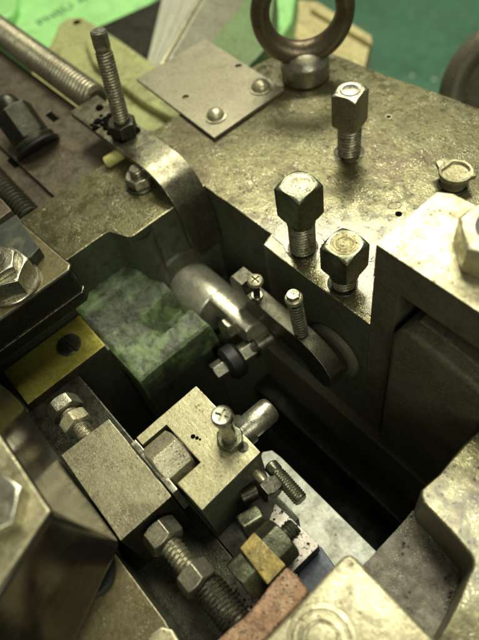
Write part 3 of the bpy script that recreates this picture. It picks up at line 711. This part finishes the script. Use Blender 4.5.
# ================================================================ pins and stud right of the block
t = thing('threaded_rod', 'green-tinged threaded rod pointing over the pale strip right of the tool block', 'rod', WZ(275, 470, -20))
a0 = WZ(272, 467, -20); a1 = WZ(301.5, 500.5, -20); ax = (a1-a0)
MB().thread(a0+ax.normalized()*4, ax, 3.9, ax.length-4, 1.35, .5, 22, 8).build('thread', M['green_steel'], t)
MB().lathe([(2.6, 0), (3.8, 1), (3.8, 5), (3.2, 6)], a0-ax.normalized()*2, ax, 18).build('root', M['green_steel'], t)
a0 = WZ(252, 468, -16); a1 = WZ(270, 489, -16); ax = (a1-a0)
t = thing('guide_pin', 'thin bright guide pin ending in a dark square nut beside the threaded rod', 'pin', a0)
MB().cyl(a0, ax, 2.4, ax.length, 18, .4).build('pin', M['bright'], t)
MB().poly_head(a1-ax.normalized()*4, ax, 9, 8, 4, .5, 1.2, 1.0).build('nut', M['dark'], t, bevel=.4)
t = thing('small_green_nut', 'small dark green nut in shadow just above the large hex nuts', 'nut', WZ(258, 513, -18))
q = WZ(262, 517, -18); MB().poly_head(q, (-.2,-1,.1), 12, 11, 6, .3, 1.2, 1.0).build('nut', M['green_steel'], t, bevel=.3, seg=1)
q = WZ(258, 490, -22); MB().cyl(q, (-.3,-1,.0), 4, 9, 18, .6).build('screw', M['dark'], t)

# ================================================================ NUT PACK: nut, ochre plate, nut on pitted plate
pz = -24
pt = thing('pitted_plate', 'pale heavily pitted metal plate under the large hex nuts', 'plate', WZ(290, 545, pz))
MB().prism(P2([(275, 503), (319.5, 545.5), (270, 594), (236, 624), (219, 606), (252, 570)], pz), pz-12, pz).build('plate', [M['speck'], M['dark']], pt, bevel=.5)
zn = -12
n2 = WZ(269, 556, zn); 
nx_ = n2.x
ny = lambda px, py, z=zn: WZ(px, py, z).y
t = thing('ochre_wedge', 'ochre yellow flat wedge gripped between two large hex nuts', 'wedge', WZ(262, 555, -3))
oz = -1
oc = P2([(240, 548), (254, 532), (285.5, 565), (267.5, 584.5)], oz)
MB().prism(oc, oz-20, oz).build('wedge', [M['ochre'], M['green_steel']], t, bevel=.5)
q = WZ(291, 548, zn)
q2 = Vector(((oc[1][0]+oc[2][0])/2-1.5, oc[1][1]-.5, zn+.5))
t = hexnut('hex_nut', 'large green-tinged hex nut on the right of the ochre wedge, stud end showing', 'nut', q2, (0,1,0), 18, 10.5, M['green_steel'], (4.4, 7), .18, None, 'large hex nuts gripping the ochre wedge', smat=M['dark'])
q3 = Vector(((oc[0][0]+oc[3][0])/2-2, oc[0][1]-.3, zn-1))
t = hexnut('hex_nut', 'large green-tinged hex nut on the left of the ochre wedge, deep in shadow', 'nut', q3, (0,-1,0), 18, 9, M['green_steel'], None, .2, None, 'large hex nuts gripping the ochre wedge')

rz = -2
rbp = P2([(286.5, 566), (297, 575), (308.5, 590), (304, 600), (272, 632), (240, 665), (205, 665), (216, 641), (228, 630), (246, 615), (262, 596), (271, 583)], rz)
tag(MB().prism(rbp, rz-18, rz).build('rusty_bar', M['rust_rough'], bevel=1.6, seg=3, loc=WZ(262, 610, rz)), 'rough pinkish rusty bar running down from the ochre wedge', 'bar')
q = WZ(315, 570, -50)
tag(MB().prism(P2([(296, 560), (320, 545), (345, 580), (330, 620), (300, 610)], -38), -60, -38).build('gap_shade_block', M['blue'], bevel=1, loc=q), 'blue-grey filler for the shade in the gap between pitted plate and bright corner plate', 'block')  # dark blue-grey filler put in for the shadow region of this gap

# pale strip at the pit bottom
szz = -78
sp4 = P2([(281, 457), (373.5, 548), (392, 566), (352, 640), (240, 520), (262, 452), (272, 450)], szz)
tag(MB().prism(sp4, szz-8, szz).build('pale_strip', M['strip'], bevel=.9, loc=WZ(320, 520, szz)), 'pale greenish flat strip running along the bottom of the pit', 'strip')

# ================================================================ bottom right corner plate
cz = 8
cp = thing('corner_plate', 'bright cream corner plate with a ringed boss at the bottom of the photo', 'plate', WZ(340, 610, cz))
pts_ = P2([(240, 664), (262, 642), (300, 603), (332, 567), (344, 555.5), (350, 553.5), (357, 558), (395, 598), (437, 641), (500, 706)], cz)
poly = pts_ + [(60, -60), (-60, -60)]
MB().prism(poly, cz-16, cz).build('plate', M['bright'], cp, bevel=2.2, seg=3)
q = WZ(322, 641, cz)
MB().lathe([(13.6, -.3), (13.0, .7), (11.2, .9), (10.6, .3), (10.2, .3)], q, (0,0,1), 44).build('outer_ring', M['bright'], cp)
MB().lathe([(9.6, -.2), (9.2, 1.5), (7.4, 1.8), (6.9, .9), (6.4, .9), (5.6, 2.6), (.5, 2.9)], q, (0,0,1), 44).build('boss', M['bright'], cp)

# ================================================================ bottom left: foreground pieces
oz = -14
t = thing('olive_block', 'olive oily steel block with white flecks at the bottom left', 'block', WZ(120, 610, oz))
MB().prism(P2([(111, 547.5), (165, 620.5), (178, 645), (150, 690), (20, 690), (20, 610), (70, 560)], oz), oz-30, oz).build('block', [M['olive'], M['greydark']], t, bevel=.9)
MB().prism(P2([(150, 634), (161, 626), (172, 629), (190, 660), (140, 668)], oz+5), oz+.2, oz+5).build('worn_pad', M['bright'], t, bevel=1.5)
dz = 26
tag(MB().prism(P2([(-20, 622), (50, 626), (56, 700), (-20, 700)], -20), -30, -20).build('green_corner_piece', M['limegreen'], loc=WZ(20, 640, -20), bevel=1), 'bright green sliver of painted metal in the bottom left corner', 'painted part')
gz = 1.2
hz = 62
t = thing('foreground_block', 'tall blurred steel block close to the camera at the lower left, dark polished sides', 'block', WZ(10, 540, 0))
def hull(pts):
    b = bmesh.new(); vv = [b.verts.new(p) for p in pts]; bmesh.ops.convex_hull(b, input=vv)
    bmesh.ops.dissolve_limit(b, angle_limit=.03, verts=b.verts, edges=b.edges)
    for v in [v for v in b.verts if not v.link_faces]: b.verts.remove(v)
    b.verts.index_update(); m_ = MB(); m_.add([v.co.copy() for v in b.verts], [tuple(v.index for v in f_.verts) for f_ in b.faces]); b.free(); return m_
tp_ = [(x, y, hz) for x, y in P2([(52, 512), (0, 590), (-30, 640)], hz)] + [(-215, -31.5, hz), (-215, -130, hz), (-90, -130, hz)]
bt_ = [(x, y, -13.8) for x, y in P2([(109, 560), (50, 629), (0, 634)], -13.8)] + [(WZ(121, 543, 0).x, -25.8, -.2), (-215, -25.8, -.2), (-215, -26.2, -13.8), (-215, -130, -13.8), (-60, -130, -13.8)]
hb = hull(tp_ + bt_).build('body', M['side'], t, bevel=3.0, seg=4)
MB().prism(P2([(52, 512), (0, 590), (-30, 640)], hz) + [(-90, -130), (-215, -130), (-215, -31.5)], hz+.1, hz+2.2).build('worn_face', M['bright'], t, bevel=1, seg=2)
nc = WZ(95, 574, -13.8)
MB().cyl(nc + Vector((0,0,.2)), (0,0,1), 10.5, 4, 36, 1.4).build('notch_shade_disc', M['black'], t)  # black disc whose colour stands in for the shade of a round notch
q = WZ(2, 512, hz)
hexnut('hex_bolt', 'large blurred hex bolt head on the cream foreground plate at the left edge', 'bolt', q, (0,0,1), 21, 9, M['steel'], None, .3, (12.5, 1.2, M['olive']), ch=1.8)

# ================================================================ BACKGROUND
# dirty yellow-green casting behind the stud
mz = -45
t = thing('yellow_green_casting', 'dirty yellow-green casting behind the tall threaded stud', 'casting', WZ(110, 60, mz))
MB().prism(P2([(40, 60), (52, 40), (58, 24), (68, 17), (82, 16), (100, 27), (118, 38), (166, 72), (200, 96), (200, 135), (90, 130), (20, 85)], mz), mz-60, mz).build('body', M['moss'], t, bevel=4, seg=3)
MB().prism(P2([(84, 40), (98, 34), (168, 84), (205, 108), (200, 135), (140, 100), (92, 62)], mz+8), mz-2, mz+8).build('raised_bar', M['moss'], t, bevel=3, seg=3)
MB().lathe([(4.4, 0), (4, .8), (.5, .9)], WZ(77, 22.5, mz), (0,0,1), 14).build('bolt_hole', M['hole'], t)
# dark slab filling the gap under everything behind the frame
tag(MB().prism(P2([(90, 30), (180, -10), (230, 60), (330, 90), (240, 170), (100, 140)], -110), -140, -110).build('dark_slab', M['dark'], loc=WZ(200, 60, -110), bevel=2), 'dark tray seen in the gap behind the yellow-green casting', 'slab')
# bright green machine cover with print
gz_ = -130
t = thing('green_cover', 'bright lime green painted machine cover with blurred dark lettering, top left', 'machine cover', WZ(80, 10, gz_))
MB().prism(P2([(-80, -120), (190, -120), (160, -8), (118, 37), (100, 60), (60, 90), (22, 62), (-10, 25), (-80, 10)], gz_), gz_-60, gz_).build('cover', M['limegreen'], t, bevel=6, seg=3)
tag(MB().prism(P2([(-60, -60), (12, -60), (16, 4), (12, 14), (0, 20), (-60, 10)], gz_+14), gz_+.3, gz_+14).build('raised_panel', M['limegreen'], t, bevel=5, seg=3))
fc = bpy.data.curves.new('printed_text', 'FONT'); fc.body = 'PNEU A'; fc.size = 26*S; fc.extrude = .15*S; fc.space_character = 1.0
fo = bpy.data.objects.new('printed_text_src', fc); C.objects.link(fo); bpy.context.view_layer.update()
me = bpy.data.meshes.new_from_object(fo.evaluated_get(bpy.context.evaluated_depsgraph_get())); bpy.data.objects.remove(fo)
me.materials.clear(); me.materials.append(M['ink'])
a0 = WZ(40, 26, gz_+.6); a1 = WZ(88, -1, gz_+.6); dirv = (a1-a0)
k = 0
xs = [v.co.x for v in me.vertices]; sc_ = dirv.length*S/(max(xs)-min(xs))
to = bpy.data.objects.new('lettering', me); C.objects.link(to); to.parent = t
to.location = (a0-Vector(t['_base']))*S; to.rotation_euler = (0, 0, math.atan2(dirv.y, dirv.x)); to.scale = (sc_, sc_*1.0, 1)
# clouded plastic sheet + grey duct
t = thing('grey_duct', 'grey sheet-metal duct with a clouded ribbed panel behind the cover plate', 'duct', WZ(190, 30, -60))
def panel(b, pts4, th=4):
    vs = [Vector(p) for p in pts4]; n_ = (vs[1]-vs[0]).cross(vs[2]-vs[0]).normalized()
    if n_.z < 0: n_ = -n_
    n = len(vs); b.add(vs + [v-n_*th for v in vs], [tuple(range(n)), tuple(range(n, 2*n))[::-1]] + [(i, (i+1)%n, n+(i+1)%n, n+i) for i in range(n)]); return b
A_ = WZ(146, 66, -60); B_ = WZ(158, 72, -40); Cc = WZ(210, -18, -40); D_ = WZ(166, -18, -75)
panel(MB(), [A_, B_, Cc, D_]).build('ribbed_panel', M['plastic'], t, bevel=1)
for k in range(2):
    f1 = .3*(k+1); P_ = A_.lerp(B_, f1) + Vector((0,0,1)); Q_ = D_.lerp(Cc, f1) + Vector((0,0,1))
    MB().tube([P_, Q_], .5, 6).build('rib', M['plastic'], t)
MB().tube([B_+Vector((0,0,.5)), Cc+Vector((0,0,.5))], 2.2, 8).build('folded_edge', M['bright'], t)
panel(MB(), [B_+Vector((1,0,-.4)), WZ(176, 82, -62), WZ(225, 40, -62), WZ(262, -18, -62), Cc+Vector((1,0,-.4))]).build('side_sheet', M['duct'], t, bevel=1)
# pale green bar
t = tag(MB().prism(P2([(210, 52), (216, 38), (237, 10), (255, -18), (276, -18), (270, 40), (262, 52), (243, 72)], -50), -90, -50).build('pale_green_bar', M['palegreen'], bevel=2, seg=2, loc=WZ(240, 35, -50)), 'scratched pale green painted bar left of the eye bolt', 'bar')
tag(MB().prism(P2([(240, 82), (252, 62), (262, -18), (298, -18), (292, 20), (283, 34), (286, 60)], -95), -130, -95).build('lime_green_part', M['limegreen'], bevel=4, seg=3, loc=WZ(275, 25, -95)), 'bright lime green painted part seen through and left of the eye bolt', 'painted part')
# wooden pallet
wt = thing('wooden_crate', 'oily yellowish wooden block of boards behind the eye bolt', 'crate', WZ(330, 40, -160))
wz = -170
MB().prism(P2([(285, -2), (318, 2), (372, 36), (362, 78), (270, 66), (280, 20)], wz), wz-34, wz).build('board', M['wood'], wt, bevel=2)
MB().prism(P2([(318, 3.5), (371, 36.5), (372, 44), (310, 8)], wz+7), wz+.2, wz+7).build('board', M['wood'], wt, bevel=1.5)
MB().prism(P2([(282, 28), (296, 22), (352, 58), (340, 70)], wz+5), wz+.2, wz+5).build('board', M['wood'], wt, bevel=1.5)
# dark wheel at the right edge
q = WZ(514, 94, -60)
t = thing('handwheel', 'dark round handwheel rim just entering the picture at the right edge', 'handwheel', q)
b = MB(); vs = []; fs = []
nr = Vector((.45,-.75,.5)).normalized(); u_, v_, a_ = frame_for(nr)
for i in range(60):
    tt = 2*PI*i/60; rd = u_*math.cos(tt)+v_*math.sin(tt); 
    for k in range(14):
        q2_ = 2*PI*k/14; vs.append(q + rd*(48 + 11*math.cos(q2_)) + nr*13*math.sin(q2_))
for i in range(60):
    for k in range(14): j = (i+1) % 60; fs.append((i*14+k, i*14+(k+1)%14, j*14+(k+1)%14, j*14+k))
b.add(vs, fs).build('rim', M['arm'], t)
MB().lathe([(14, -12), (15, -8), (15, 8), (14, 12)], q, nr, 24).build('hub', M['arm'], t)
MB().lathe([(43, -7), (46, -5), (46, 5), (43, 7)], q, nr, 40).build('web', M['arm'], t)
for k in range(3):
    tt = 2*PI*k/3; rd = u_*math.cos(tt)+v_*math.sin(tt); MB().tube([q+rd*12, q+rd*44], 5, 10).build('spoke', M['arm'], t)

for o in bpy.data.objects:
    if '_base' in o: del o['_base']
